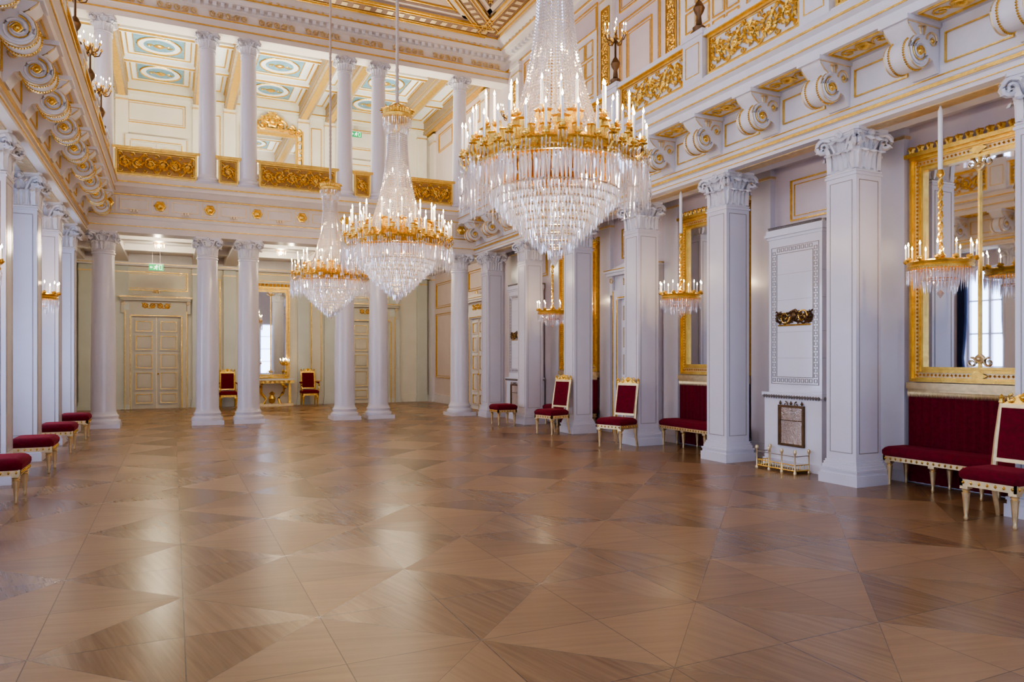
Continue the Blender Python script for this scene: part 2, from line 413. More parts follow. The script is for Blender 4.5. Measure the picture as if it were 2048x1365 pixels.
# ------------------------------------------------------------ capitals, pillars, columns
def capital(mb,b,z0,h,ab,sq,mat):
    bell=[(b,z0),(b+.018,z0+.02),(b+.018,z0+.035),(b-.01,z0+.05),(b*.97,z0+h*.6),(ab*.82,z0+h*.88)]
    mb.lathe(bell,24,mat,sq=sq,rot=pi/4 if sq else 0)
    if sq:
        for f in range(4):
            a=f*pi/2; dx,dy=round(cos(a)),round(sin(a))
            for row,(hh,cu,us) in enumerate(((h*.44,.13,(-.66,0,.66)),(h*.68,.15,(-.34,.34)))):
                for u in us:
                    uu=u*b; p=(dx*b*.98-dy*uu,dy*b*.98+dx*uu,z0+.04+row*.03)
                    mb.leaf(p,(dx,dy),hh,b*.66,cu,mat,.02)
            a2=a+pi/4
            mb.leaf((b*.97*math.copysign(1,cos(a2)),b*.97*math.copysign(1,sin(a2)),z0+.05),(cos(a2),sin(a2)),h*.60,b*.7,.14,mat,.02)
    else:
        for row,(zz,hh,cu,of) in enumerate(((z0+.04,h*.44,.10,0),(z0+.06,h*.68,.13,.5))):
            for i in range(8):
                a=2*pi*(i+of)/8; mb.leaf((b*cos(a),b*sin(a),zz),(cos(a),sin(a)),hh,2*pi*b/8*1.0,cu,mat,.016)
    for i in range(4):
        a=pi/4+i*pi/2; dx,dy=cos(a),sin(a); rc=ab*1.414*.84
        zc=z0+h*.72
        for off in (-1,1):
            mp=lambda u,v,n:(dx*u-dy*(n*off),dy*u+dx*(n*off),v)
            pts=[];N=16
            for k in range(N+1):
                t=k/N; r=h*.17*(1-.8*t); an=pi/2-2*pi*1.4*t
                pts.append(mp(rc+r*cos(an),zc+r*sin(an),.028))
            st=[mp(b*1.02,z0+h*.5,.12),mp(rc*.8,z0+h*.84,.07)]
            mb.tube(st+pts,[.018,.026]+[.030*(1-.4*k/N) for k in range(N+1)],5,mat)
    for (zz0,zz1,k) in ((z0+h*.88,z0+h*.93,.97),(z0+h*.93,z0+h,1.03)):
        poly=[]
        for i in range(4):
            a=pi/4+i*pi/2; A=Vector((ab*k*cos(a)*1.414,ab*k*sin(a)*1.414)); a2=a+pi/2; B=Vector((ab*k*cos(a2)*1.414,ab*k*sin(a2)*1.414))
            for t in (.06,.25,.5,.75,.94):
                P=A.lerp(B,t); P*=1-.15*sin(pi*t); poly.append((P.x,P.y))
        mb.extr(poly,zz0,zz1,lambda a,b,s:(a,b,s),mat)
    for i in range(4):
        a=i*pi/2; dx,dy=cos(a),sin(a)
        mp=lambda u,v,n:(dx*(ab*.84+n)-dy*u,dy*(ab*.84+n)+dx*u,v)
        mb.dome(mp,0,z0+h*.90,.06,0,.06,mat,8)
        for kk in (-1,1): spiral(mb,mp,kk*ab*.26,z0+h*.74,h*.10,1.3,pi/2,-kk,-.02,.018,mat,12)
def pillar_mesh(H):
    mb=MB(); h=.225
    for hh,a,b in ((.295,0,.13),(.275,.13,.17),(.285,.17,.20),(.262,.20,.24),(.25,.24,.27),(.238,.27,.30)): mb.sqb(hh,a,b,WHITE)
    mb.sqb(h,.30,H-.54,WHITE)
    for a in range(4):
        c,s_=round(cos(a*pi/2)),round(sin(a*pi/2))
        mp=lambda u,v,n:(c*(h+n)-s_*u,s_*(h+n)+c*u,v)
        mb.frame(mp,-.17,.17,.40,H-.64,.007,0,.004,GREY)
    mb.sqb(h+.015,H-.58,H-.55,WHITE)
    capital(mb,h*.95,H-.55,.55,.30,True,PLAST)
    return mb.mesh('pillar')
def col_mesh(H,r,ch,name):
    mb=MB(); k=r/.265
    mb.sqb(r*1.36,0,.10*k,WHITE)
    prof=[(r*1.34,.10*k),(r*1.38,.13*k),(r*1.36,.17*k),(r*1.22,.19*k),(r*1.16,.22*k),(r*1.2,.25*k),(r*1.22,.28*k),(r*1.12,.30*k),(r*1.08,.33*k),(r*1.02,.36*k)]
    for i in range(9):
        t=i/8; prof.append((r*(1-.13*t**1.6),.40*k+(H-ch-.46*k)*t))
    z=H-ch; prof+=[(r*.93,z-.05),(r*.95,z-.03),(r*.93,z-.01),(r*.87,z)]
    mb.lathe(prof,40,WHITE)
    capital(mb,r*.84,z,ch,r*1.15,False,PLAST)
    return mb.mesh(name)
pm=pillar_mesh(ZH)
for sd in (1,-1):
    for y in YP: place(pm,'pillar',(XC+sd*(PIL if sd>0 else PILL),y,0))
cl=col_mesh(ZH+.02,.262,.46,'column'); cu=col_mesh(3.72,.205,.40,'gallery_column')
for x in COLX:
    place(cl,'column',(x,YC,0)); place(cu,'gallery_column',(x,YC,5.74))

# ------------------------------------------------------------ side balconies
def console(sd):
    mb=MB()
    mp=lambda a,b,s_:(sd*(-a),s_,b)
    C=(.33,.19); R=.175
    body=[(0,.0),(0.03,.0),(.07,.07),(.11,.13)]
    for i in range(15):
        a=math.radians(196+i*17); body.append((C[0]+R*cos(a),C[1]+R*sin(a)))
    body+= [(.44,.40),(.50,.46),(.52,.5),(0,.5)]
    mb.extr(body,-.15,.15,mp,PLAST)
    mb.mbox(lambda u,v,n:mp(n,v,u),-.18,.18,.5,.55,0,.56,PLAST)
    for e in (-1,1):
        m2=lambda u,v,n:mp(u,v,e*(.15+n))
        spiral(mb,m2,C[0],C[1],.165,1.9,pi*.45,-1,.008,.018,PLAST,28)
        spiral(mb,m2,C[0],C[1],.13,1.5,pi*.45,-1,.012,.009,GOLD,24)
        mb.dome(m2,C[0],C[1],.055,0,.035,GOLD,8)
        spiral(mb,m2,.12,.34,.10,1.3,0,1,.006,.014,GOLDP,16); mb.dome(m2,.12,.34,.035,0,.02,GOLD,8)
        mb.leaf(m2(.28,.38,.0),(0,e),.10,.16,.01,GOLDP)
        mb.tube([m2(a,b,0) for a,b in body[4:]],.010,4,GOLDP)
    n=26
    for q in range(n):
        a=math.radians(200+q*8.5)
        for e in (-.09,.09):
            p=mp(C[0]+(R+.006)*cos(a),C[1]+(R+.006)*sin(a),e); mb.octa(p,.016,.016,.016,GOLD,5)
    return mb.mesh('console_bracket')
def railpanel(W,H,ground,gold,n,name,tr=.022):
    mb=MB(); mp=lambda u,v,n_:(u,-n_,v)
    mb.mbox(mp,-W/2,W/2,0,H,-.05,0,ground)
    mb.frame(mp,-W/2,W/2,0,H,.045,0,.035,GOLD); mb.frame(mp,-W/2+.06,W/2-.06,.06,H-.06,.012,0,.02,GOLD)
    rinceau(mb,mp,-W/2+.07,W/2-.07,.07,H-.07,.02,n,gold,tr)
    if n>3:
        for i in range(n+1):
            u=-W/2+.1+(W-.2)*i/n
            for v,sg in ((H*.80,1),(H*.20,-1)):
                spiral(mb,mp,u,v,.055,1.2,0,sg,.02,.014,gold,10); mb.dome(mp,u,v,.02,.01,.02,gold,6)
    return mb.mesh(name)
rp=railpanel(1.8,.60,PLAST,GOLD,5,'balustrade_panel',.026)
for sd in (1,-1):
    mb=MB(); mp=lambda a,b,s_:(XC+sd*a,s_,b)
    A=4.72
    prof=[(5.3,ZH),(A,ZH),(A,4.60),(A-.03,4.61),(A-.03,4.66),(A,4.68),(A+.01,5.3),(A-.52,5.3),(A-.52,5.40),(A-.56,5.43),(A-.56,5.56),(A-.61,5.60),(A-.61,5.68),(A-.59,5.74),(WALL,5.74),(WALL,4.76),(5.3,4.76)]
    mb.extr(prof,YN,YC-.2,mp,CREAM if sd<0 else PLAST)
    def st(a0,a1,z0,z1,m): mb.mbox(lambda u,v,n:(XC+sd*n,u,v),YN,YC-.26,z0,z1,min(a0,a1),max(a0,a1),m)
    st(A-.05,A-.03,4.61,4.65,GOLD); st(A-.012,A,4.72,4.735,GOLD); st(A-.575,A-.56,5.43,5.45,GOLD); st(A-.63,A-.61,5.61,5.635,GOLD); st(A-.015,A,4.53,4.54,GOLD)
    st(4.86,5.06,ZH-.012,ZH,GOLDP)
    ys=[]
    y=YP[0]
    while y<YC-.4: ys.append(y); y+=2.33/2
    fm=lambda u,v,n:(XC+sd*(A-n),u,v)
    for y in ys[:-1]:
        c=y+2.33/4; mb.frame(fm,c-.36,c+.36,4.84,5.18,.015,0,.02,GOLD)
        um=lambda u,v,n:(XC+sd*(A-v),u,5.3-n)
        mb.frame(um,c-.36,c+.36,.10,.46,.02,0,.02,GOLD); mb.dome(um,c,.28,.11,0,.05,GOLD,10)
        spiral(mb,um,c-.22,.28,.10,1.4,0,1,.01,.014,GOLD,14); spiral(mb,um,c+.22,.28,.10,1.4,pi,-1,.01,.014,GOLD,14)
    rmm=lambda u,v,n:(XC+sd*(4.39-n),u,v)
    mb.mbox(rmm,YN,YC-.2,5.74,5.85,-.10,.10,PLAST); mb.mbox(rmm,YN,YC-.2,6.45,6.54,-.11,.11,PLAST)
    mb.mbox(rmm,YN,YC-.2,6.445,6.46,-.115,.118,GOLD)
    for y in YP:
        mb.mbox(rmm,y-.23,y+.23,5.74,6.56,-.13,.13,PLAST); mb.frame(rmm,y-.16,y+.16,5.92,6.40,.012,.13,.14,GOLD)
        mb.mbox(rmm,y-.25,y+.25,6.5,6.58,-.15,.15,PLAST)
    mb.obj('balcony')
    cmh=console(sd)
    for y in ys: place(cmh,'console_bracket',(XC+sd*4.72,y,4.75))
    for b in BAY:
        place(rp,'balustrade_panel',(XC+sd*(4.39-.03),b,5.85),-pi/2 if sd>0 else pi/2)

# ------------------------------------------------------------ far gallery
mb=MB()
mp=lambda a,b,s_:(s_,YC-a,b)
prof=[(-.26,ZH+.02),(.24,ZH+.02),(.24,4.64),(.27,4.65),(.27,4.80),(.30,4.82),(.30,4.90),(.25,4.94),(.25,5.36),(.32,5.40),(.36,5.48),(.44,5.52),(.44,5.60),(.47,5.64),(.45,5.74),(-.26,5.74)]
mb.extr(prof,XL,XR,mp,CREAM)
mb.box(XL,XR,YC+.26,YF,4.86,5.74,PLAST)
fm=lambda u,v,n:(u,YC-.25-n,v)
mb.mbox(fm,XL,XR,4.885,4.905,.05,.07,GOLD); mb.mbox(fm,XL,XR,4.64,4.655,.0,.035,GOLD); mb.mbox(fm,XL,XR,5.35,5.37,0,.06,GOLD); mb.mbox(fm,XL,XR,5.61,5.635,.2,.235,GOLD)
for i in range(9):
    x=-1.35+i*1.075
    mb.dome(fm,x,5.15,.12,0,.07,GOLD,12); mb.frame(fm,x-.17,x+.17,4.98,5.32,.015,0,.02,GOLDP)
    if i<8:
        mb.frame(fm,x+.25,x+.82,5.03,5.27,.015,0,.02,GOLDP)
        for k in (-1,0,1): mb.box(x+.54+k*.06-.015,x+.54+k*.06+.015,YC-.32,YC-.25,4.97,5.03,GOLDP)
for x in COLX+[XL+.15,XR-.15]: mb.box(x-.2,x+.2,YC+.26,YF,4.62,4.86,PLAST); mb.box(x-.21,x+.21,YC+.26,YF,4.80,4.82,GOLDP)
mb.box(XL,XR,YF-.3,YF,4.5,4.86,PLAST); mb.box(XL,XR,YF-.33,YF-.3,4.55,4.58,GOLDP)
for y in (21.3,23.4): mb.box(XL,XR,y-.15,y+.15,4.68,4.86,PLAST)
for a,b in zip([XL]+COLX,COLX+[XR]):
    mb.box(a,b,YC-.10,YC+.06,5.74,5.86,GOLDP); mb.box(a,b,YC-.11,YC+.07,6.47,6.53,GOLD)
mb.obj('gallery')
def gp(W,n): return railpanel(W,.61,GOLDBG,GOLD,n,'gilt_gallery_panel')
segs=[(COLX[0]+.24,COLX[1]-.24,6),(COLX[1]+.24,COLX[2]-.24,1),(COLX[2]+.24,COLX[3]-.24,6),(COLX[3]+.24,COLX[4]-.24,1),(COLX[4]+.24,COLX[5]-.24,6),(COLX[5]+.24,XR-.1,3)]
for a,b,n in segs: place(gp(b-a,n),'gilt_gallery_panel',((a+b)/2,YC-.05,5.86))
mb=MB()
zt=9.46
zz=lambda h: zt+.80*h
prof=[(-.25,zz(0)),(.22,zz(0)),(.22,zz(.16)),(.25,zz(.17)),(.25,zz(.34)),(.29,zz(.38)),(.24,zz(.42)),(.24,zz(.66)),(.32,zz(.70)),(.32,zz(.82)),(.46,zz(.84)),(.50,zz(.95)),(.55,zz(.98)),(.55,zz(1.06)),(.66,zz(1.15)),(.72,zz(1.25)),(.72,ZC),(-.25,ZC)]
mb.extr(prof,XL,XR,mp,CREAM)
fm=lambda u,v,n:(u,YC-n,v)
for z,n in ((zz(.165),.25),(zz(.38),.29),(zz(.98),.55),(zz(1.24),.72)): mb.mbox(fm,XL,XR,z-.012,z+.012,n-.02,n+.02,GOLD)
N=64
for i in range(N):
    x=XL+(i+.5)*(XR-XL)/N; mb.box(x-.045,x+.045,YC-.42,YC-.3,zz(.72),zz(.83),PLAST)
    mb.dome(fm,x,zz(1.03),.045,.54,.04,GOLDP,6)
for i in range(10):
    x=XL+.6+i*1.13; rinceau(mb,fm,x-.45,x+.45,zz(.44),zz(.64),.25,5,GOLDP,.012)
mb.obj('trim_3')
for sd,nm_ in ((1,'trim_4'),(-1,'trim_5')):
    mb=MB(); wp=lambda a,b,s_:(XC+sd*(WALL-a),s_,b)
    prof=[(0,zz(.40)),(.06,zz(.42)),(.06,zz(.66)),(.14,zz(.70)),(.14,zz(.82)),(.28,zz(.84)),(.32,zz(.95)),(.38,zz(.98)),(.38,zz(1.06)),(.50,zz(1.15)),(.56,zz(1.25)),(.56,ZC),(0,ZC)]
    mb.extr(prof,YN,YC,wp,CREAM)
    sm=lambda u,v,n:(XC+sd*(WALL-n),u,v)
    for z,n in ((zz(.42),.06),(zz(.98),.38),(zz(1.24),.56)): mb.mbox(sm,YN,YC,z-.012,z+.012,n-.02,n+.02,GOLD)
    for i in range(110):
        y=YN+.1+i*.21
        if y<YC-.9: mb.mbox(sm,y-.045,y+.045,zz(.72),zz(.83),.13,.24,PLAST); mb.dome(sm,y,zz(1.03),.045,.37,.04,GOLDP,6)
    mb.obj(nm_)
mb=MB(); ZG=10.35
mb.box(XL,XR,YC+.25,YF,ZG,ZG+.2,COFF)
bxs=[XL+.15]+COLX+[XR-.15]
for x in bxs:
    mb.box(x-.17,x+.17,YC+.25,YF,ZG-.5,ZG,BEAM); mb.box(x-.18,x+.18,YC+.25,YF,ZG-.42,ZG-.39,GOLD); mb.box(x-.10,x+.10,YC+.25,YF,ZG-.515,ZG-.5,GOLD)
    mb.box(x-.20,x+.20,YC+.25,YF,ZG-.10,ZG-.06,GOLD)
NR=3
ycs=[YC+.25+(YF-YC-.25)*k/NR for k in range(NR+1)]
for y in ycs[1:NR]: mb.box(XL,XR,y-.14,y+.14,ZG-.14,ZG,COFF); mb.box(XL,XR,y-.07,y+.07,ZG-.15,ZG-.14,GOLD)
for i in range(len(bxs)-1):
    for j in range(NR):
        x0,x1=bxs[i]+.2,bxs[i+1]-.2; y0,y1=ycs[j]+.16,ycs[j+1]-.16
        cm=lambda u,v,n:(u,v,ZG-n)
        cx,cy=(x0+x1)/2,(y0+y1)/2
        mb.frame(cm,x0+.08,x1-.08,y0+.08,y1-.08,.035,0,.03,GOLD)
        if x1-x0>1:
            mb.mbox(cm,cx-.66,cx+.66,cy-.68,cy+.68,0,.006,BLUE); mb.frame(cm,cx-.66,cx+.66,cy-.68,cy+.68,.025,0,.02,GOLD)
            vs=[cm(cx+.56*cos(a*pi/10),cy+.58*sin(a*pi/10),.012) for a in range(20)]; mb.add(vs,[tuple(range(20))],COFF)
            mb.tube([cm(cx+.56*cos(a*pi/10),cy+.58*sin(a*pi/10),.02) for a in range(20)],.022,5,GOLD,True)
            vs=[cm(cx+.40*cos(a*pi/10),cy+.40*sin(a*pi/10),.016) for a in range(20)]; mb.add(vs,[tuple(range(20))],BLUE)
            mb.dome(cm,cx,cy,.14,.016,.05,GOLD,8)
            for kx in (-1,1): spiral(mb,cm,cx+kx*.24,cy,.10,1.2,0,kx,.025,.018,GOLD,12)
mb.mbox(farmap,XL,XR,9.95,ZG,0,.2,GREEN); mb.mbox(farmap,XL,XR,10.0,10.03,.2,.22,GOLD)
mb.obj('ceiling_gallery')

# ------------------------------------------------------------ far wall dressing
mb=MB()
for x in COLX+[XL+.35,XR-.35]:
    pilaster(mb,farmap,x,.38,0,4.6,.12,GREENP); pilaster(mb,farmap,x,.36,5.74,10.0,.1,GREEN)
DX=[-.48,6.42]
for x in DX:
    panel(mb,farmap,x-.92,x+.92,3.75,4.35); panel(mb,farmap,x-.85,x+.85,9.05,9.75)
panel(mb,farmap,2.1,3.9,4.2,4.45)
for (a,b) in ((1.05,1.42),(4.35,4.7)): panel(mb,farmap,a,b,.8,4.2); panel(mb,farmap,a,b,6.2,9.6)
mb.mbox(farmap,XL,XR,0,.28,0,.05,GREEN)
mb.obj('trim_6')
def door_mesh(W,H,leafm,ped=True):
    mb=MB(); mp=lambda u,v,n:(u,-n,v)
    mb.mbox(mp,-W/2,W/2,0,H,0,.05,leafm)
    mb.mbox(mp,-.012,.012,0,H,.05,.065,GOLDP)
    hs=[(.05,.17),(.20,.40),(.43,.60),(.63,.80),(.83,.96)]
    for sgn in (-1,1):
        c=sgn*W/4; w=W/4-.09
        for a,b in hs:
            z0,z1=H*a,H*b
            mb.frame(mp,c-w,c+w,z0,z1,.03,.05,.085,leafm)
            mb.frame(mp,c-w+.03,c+w-.03,z0+.03,z1-.03,.016,.05,.075,GOLD); mb.mbox(mp,c-w+.09,c+w-.09,z0+.09,z1-.09,.05,.075,leafm)
    mb.lathe([(0,-.03),(.025,-.02),(.03,0),(.02,.02),(0,.03)],8,GOLD,(.05,-.1,1.1))
    for sgn in (-1,1):
        a,b=(W/2,W/2+.20); u0,u1=(a,b) if sgn>0 else (-b,-a)
        mb.mbox(mp,u0,u1,0,H,0,.14,leafm); ui=sgn*(W/2+.02); mb.mbox(mp,min(ui,ui+sgn*.025),max(ui,ui+sgn*.025),0,H,.14,.155,GOLD)
        uo=sgn*(W/2+.17); mb.mbox(mp,min(uo,uo+sgn*.02),max(uo,uo+sgn*.02),0,H+.18,.14,.155,GOLD)
    mb.mbox(mp,-W/2-.20,W/2+.20,H,H+.20,0,.14,leafm); mb.mbox(mp,-W/2-.02,W/2+.02,H+.02,H+.045,.14,.155,GOLD)
    if ped:
        mb.mbox(mp,-W/2-.18,W/2+.18,H+.20,H+.50,0,.10,leafm)
        rinceau(mb,mp,-.42,.42,H+.25,H+.44,.11,4,GOLD,.014)
        mb.mbox(mp,-W/2-.30,W/2+.30,H+.50,H+.56,0,.24,leafm); mb.mbox(mp,-W/2-.34,W/2+.34,H+.56,H+.61,0,.28,leafm); mb.mbox(mp,-W/2-.345,W/2+.345,H+.605,H+.625,0,.285,GOLD)
        mb.extr([(-W/2-.3,H+.62),(W/2+.3,H+.62),(.2,H+.74),(-.2,H+.74)],0,.2,lambda a,b,s_:(a,-s_,b),leafm)
        mb.dome(mp,0,H+.76,.1,.12,.08,GOLDP,10)
        for sgn in (-1,1):
            mb.mbox(mp,sgn*(W/2+.24)-.05,sgn*(W/2+.24)+.05,H+.1,H+.5,0,.16,leafm)
            spiral(mb,mp,sgn*(W/2+.22),H+.42,.07,1.3,0,sgn,.17,.014,GOLDP,14)
    return mb.mesh('door')
dm=door_mesh(1.40,2.92,DOORM); dmw=door_mesh(1.15,2.85,PLAST,True); dmu=door_mesh(1.40,2.7,GREEN,False)
kd=1
for x in DX:
    place(dm,'door_%d'%kd,(x,YF-.012,0)); kd+=1
    place(dmu,'door_%d'%kd,(x,YF-.012,5.74)); kd+=1
place(dmw,'door_%d'%kd,(XR-.012,BAY[6],0),-pi/2); kd+=1
place(dmw,'door_%d'%kd,(XR-.012,20.9,0),-pi/2); kd+=1
def lattice():
    mb=MB(); mp=lambda u,v,n:(u,-n,v); W=1.5;H=3.1
    mb.mbox(mp,-W/2-.15,W/2+.15,0,H+.15,0,.1,PLAST); mb.frame(mp,-W/2-.15,W/2+.15,0,H+.15,.03,.1,.12,GOLD)
    for sg in (-1,1):
        for c in (0,1):
            for r in range(7):
                u0=sg*.04+sg*c*.35; u1=u0+sg*.31; a,b=min(u0,u1),max(u0,u1); z0=.1+r*.43
                hh=.38
                mb.frame(mp,a,b,z0,z0+hh,.022,.1,.125,GOLD); mb.mbox(mp,a+.06,b-.06,z0+.07,z0+hh-.07,.1,.12,CREAM)
    return mb.mesh('door')
lt=lattice()
for b in (BAY[1],BAY[3],BAY[5],BAY[7]):
    place(lt,'door_%d'%kd,(XR-.01,b-0.0,5.74),-pi/2); kd+=1

# ------------------------------------------------------------ mirrors
def mirror_mesh(W,H,fw,name,crest=True,arch=False):
    mb=MB(); mp=lambda u,v,n:(u,-n,v)
    mb.mbox(mp,-W/2,W/2,0,H,0,.04,GOLD); mb.mbox(mp,-W/2+fw,W/2-fw,fw,H-fw,.04,.045,MIRR)
    for a,b,n in ((0,.14,.10),(.14,.22,.12),(.22,.30,.09),(.30,.62,.06),(.62,.70,.085),(.70,.86,.07),(.86,1,.10)):
        mb.frame(mp,-W/2+fw*a,W/2-fw*a,fw*a,H-fw*a,fw*(b-a),.04,n,GOLD if a!=.30 else GOLDP)
    n=int(H/.05)
    for i in range(n):
        z=(i+.5)*H/n
        for sg in (-1,1): mb.octa(mp(sg*(W/2-fw*.46),z,.065),.016,.018,.018,GOLD,5)
    n=int(W/.05)
    for i in range(n):
        u=-W/2+(i+.5)*W/n
        for v in (fw*.46,H-fw*.46): mb.octa(mp(u,v,.065),.016,.018,.018,GOLD,5)
    if crest:
        mb.mbox(mp,-W/2-.04,W/2+.04,H,H+.05,0,.15,GOLD)
        n=int(W/.12)
        for i in range(n+1):
            u=-W/2+i*W/n; mb.leaf(mp(u,H+.05,.07),(0,-1),.10,.09,.02,GOLD); mb.octa(mp(u,H+.13,.08),.02,.035,.03,GOLD,5)
        mb.mbox(mp,-.012,.012,fw,H-fw,.045,.07,GOLD)
        for v in (fw+.10,H-fw-.10):
            sg=1 if v<1 else -1
            mb.dome(mp,0,v,.06,.045,.05,GOLDP,8)
            for k in (-1,1): spiral(mb,mp,k*.10,v-sg*.04,.06,1.3,pi/2,k,.06,.011,GOLDP,14)
        for v in (fw*.46,H-fw*.46):
            mb.add([mp(-.11,v,.09),mp(0,v-.06,.09),mp(.11,v,.09),mp(0,v+.06,.09)],[(0,1,2,3)],GOLD)
    if arch:
        for k in (-1,1):
            for q,(cu,cv,R) in enumerate(((.3,H+.08,.2),(.62,H+.0,.15),(.85,H-.08,.12),(.13,H+.28,.14))):
                spiral(mb,mp,k*cu,cv,R,1.5,pi/2,-k,.1,.045,GOLD,20)
                mb.dome(mp,k*cu,cv,R*.4,.05,.1,GOLD,8)
            mb.leaf(mp(k*.25,H+.1,.1),(0,-1),.28,.2,.04,GOLD)
        mb.dome(mp,0,H+.22,.2,.04,.15,GOLD,12); mb.leaf(mp(0,H+.25,.1),(0,-1),.28,.24,.05,GOLD)
        for k in range(14):
            z=k*H/14
            for sg in (-1,1): spiral(mb,mp,sg*(W/2-fw*.5),z+.1,.09,1.2,k,sg,.1,.03,GOLD,10)
    return mb.mesh(name)
mm=mirror_mesh(1.74,2.86,.19,'gilt_mirror')
for b in (BAY[1],BAY[3],BAY[5],BAY[7]):
    place(mm,'gilt_mirror',(XR-.02,b,1.30),-pi/2)
place(mirror_mesh(1.25,3.05,.13,'pier_mirror'),'pier_mirror',(3.0,YF-.01,.92))
place(mirror_mesh(2.05,3.65,.26,'gallery_mirror',False,True),'gallery_mirror',(3.05,YF-.01,5.76))
def hanging():
    mb=MB(); N=70; W=1.78; vs=[];fs=[]
    for j,z in enumerate((0.02,.3,.7,1.18)):
        for i in range(N+1):
            t=i/N; vs.append((-W/2+W*t,-.05-.012*sin(t*2*pi*17),z))
    for j in range(3):
        for i in range(N): fs.append((j*(N+1)+i,j*(N+1)+i+1,(j+1)*(N+1)+i+1,(j+1)*(N+1)+i))
    mb.add(vs,fs,RED)
    mb.box(-W/2,W/2,-.07,-.0,1.17,1.21,GOLDP)
    for i in range(110):
        u=-W/2+(i+.5)*W/110; mb.octa((u,-.075,1.16),.009,.02,.06,GOLDP,4)
    mb.box(-W/2,W/2,-.10,0,1.21,1.29,GOLDP)
    return mb.mesh('velvet_hanging')
hm=hanging()
for b in (BAY[1],BAY[3],BAY[5],BAY[7]): place(hm,'velvet_hanging',(XR-.055,b,0),-pi/2)

# ------------------------------------------------------------ furniture
def leg(mb,x,y,h,mat,k=1):
    mb.lathe([(.012*k,0),(.02*k,.02),(.014*k,.05),(.018*k,.08),(.03*k,h*.62),(.034*k,h*.68),(.022*k,h*.70),(.036*k,h*.74),(.024*k,h*.78)],10,mat,(x,y,0))
    mb.box(x-.034*k,x+.034*k,y-.034*k,y+.034*k,h*.78,h,mat)
def cushion(mb,x0,x1,y0,y1,z0,z1,mat,e=.04):
    vs=[];fs=[]
    prof=[(0,z0),(-.012,z0+(z1-z0)*.25),(-.012,z0+(z1-z0)*.55),(.012,z0+(z1-z0)*.82),(e,z0+(z1-z0)*.96),(e*2,z1)]
    n=len(prof)
    for ins,z in prof:
        X0,X1,Y0,Y1=x0+ins,x1-ins,y0+ins,y1-ins; c=.03
        vs+=[(X0+c,Y0,z),(X1-c,Y0,z),(X1,Y0+c,z),(X1,Y1-c,z),(X1-c,Y1,z),(X0+c,Y1,z),(X0,Y1-c,z),(X0,Y0+c,z)]
    for j in range(n-1):
        for i in range(8): fs.append((j*8+i,j*8+(i+1)%8,(j+1)*8+(i+1)%8,(j+1)*8+i))
    fs.append(tuple((n-1)*8+i for i in range(8))); fs.append(tuple(range(8))[::-1])
    mb.add(vs,fs,mat)
def apron(mb,x0,x1,y0,y1,z0,z1,mat):
    mb.box(x0,x1,y0,y0+.03,z0,z1,mat); mb.box(x0,x1,y1-.03,y1,z0,z1,mat); mb.box(x0,x0+.03,y0,y1,z0,z1,mat); mb.box(x1-.03,x1,y0,y1,z0,z1,mat)
    n=max(3,int((x1-x0)/.07))
    for i in range(n):
        for yy in (y0-.004,y1+.004): mb.octa((x0+(i+.5)*(x1-x0)/n,yy,(z0+z1)/2),.014,.02,.02,GOLD,5)
    n=max(3,int((y1-y0)/.07))
    for i in range(n):
        for xx in (x0-.004,x1+.004): mb.octa((xx,y0+(i+.5)*(y1-y0)/n,(z0+z1)/2),.014,.02,.02,GOLD,5)
def stool(w=.62,d=.5,gm=None):
    gm=gm or GOLDP
    mb=MB()
    for sx in (-1,1):
        for sy in (-1,1): leg(mb,sx*(w/2-.045),sy*(d/2-.045),.37,gm,1.15)
    apron(mb,-w/2,w/2,-d/2,d/2,.31,.375,gm); cushion(mb,-w/2-.005,w/2+.005,-d/2-.005,d/2+.005,.37,.50,RED)
    return mb.mesh('velvet_stool')
sm_=stool()
for y in (9.8,12.13,14.46,16.79,7.4): place(sm_,'velvet_stool',(-1.77,y,0),pi/2)
place(stool(.5,.5),'velvet_stool',(7.2,15.9,0),pi/2)
def bench(W=1.85,d=.40):
    mb=MB()
    for k in range(4):
        for sy in (-1,1): leg(mb,-W/2+.06+k*(W-.12)/3,sy*(d/2-.045),.36,GOLDP,1.1)
    apron(mb,-W/2,W/2,-d/2,d/2,.31,.37,GOLDP); cushion(mb,-W/2-.01,W/2+.01,-d/2-.01,d/2+.01,.37,.49,RED)
    return mb.mesh('velvet_bench')
bm_=bench()
for b in (BAY[1],BAY[3],BAY[5],BAY[7]): place(bm_,'velvet_bench',(8.36,b,0),-pi/2)
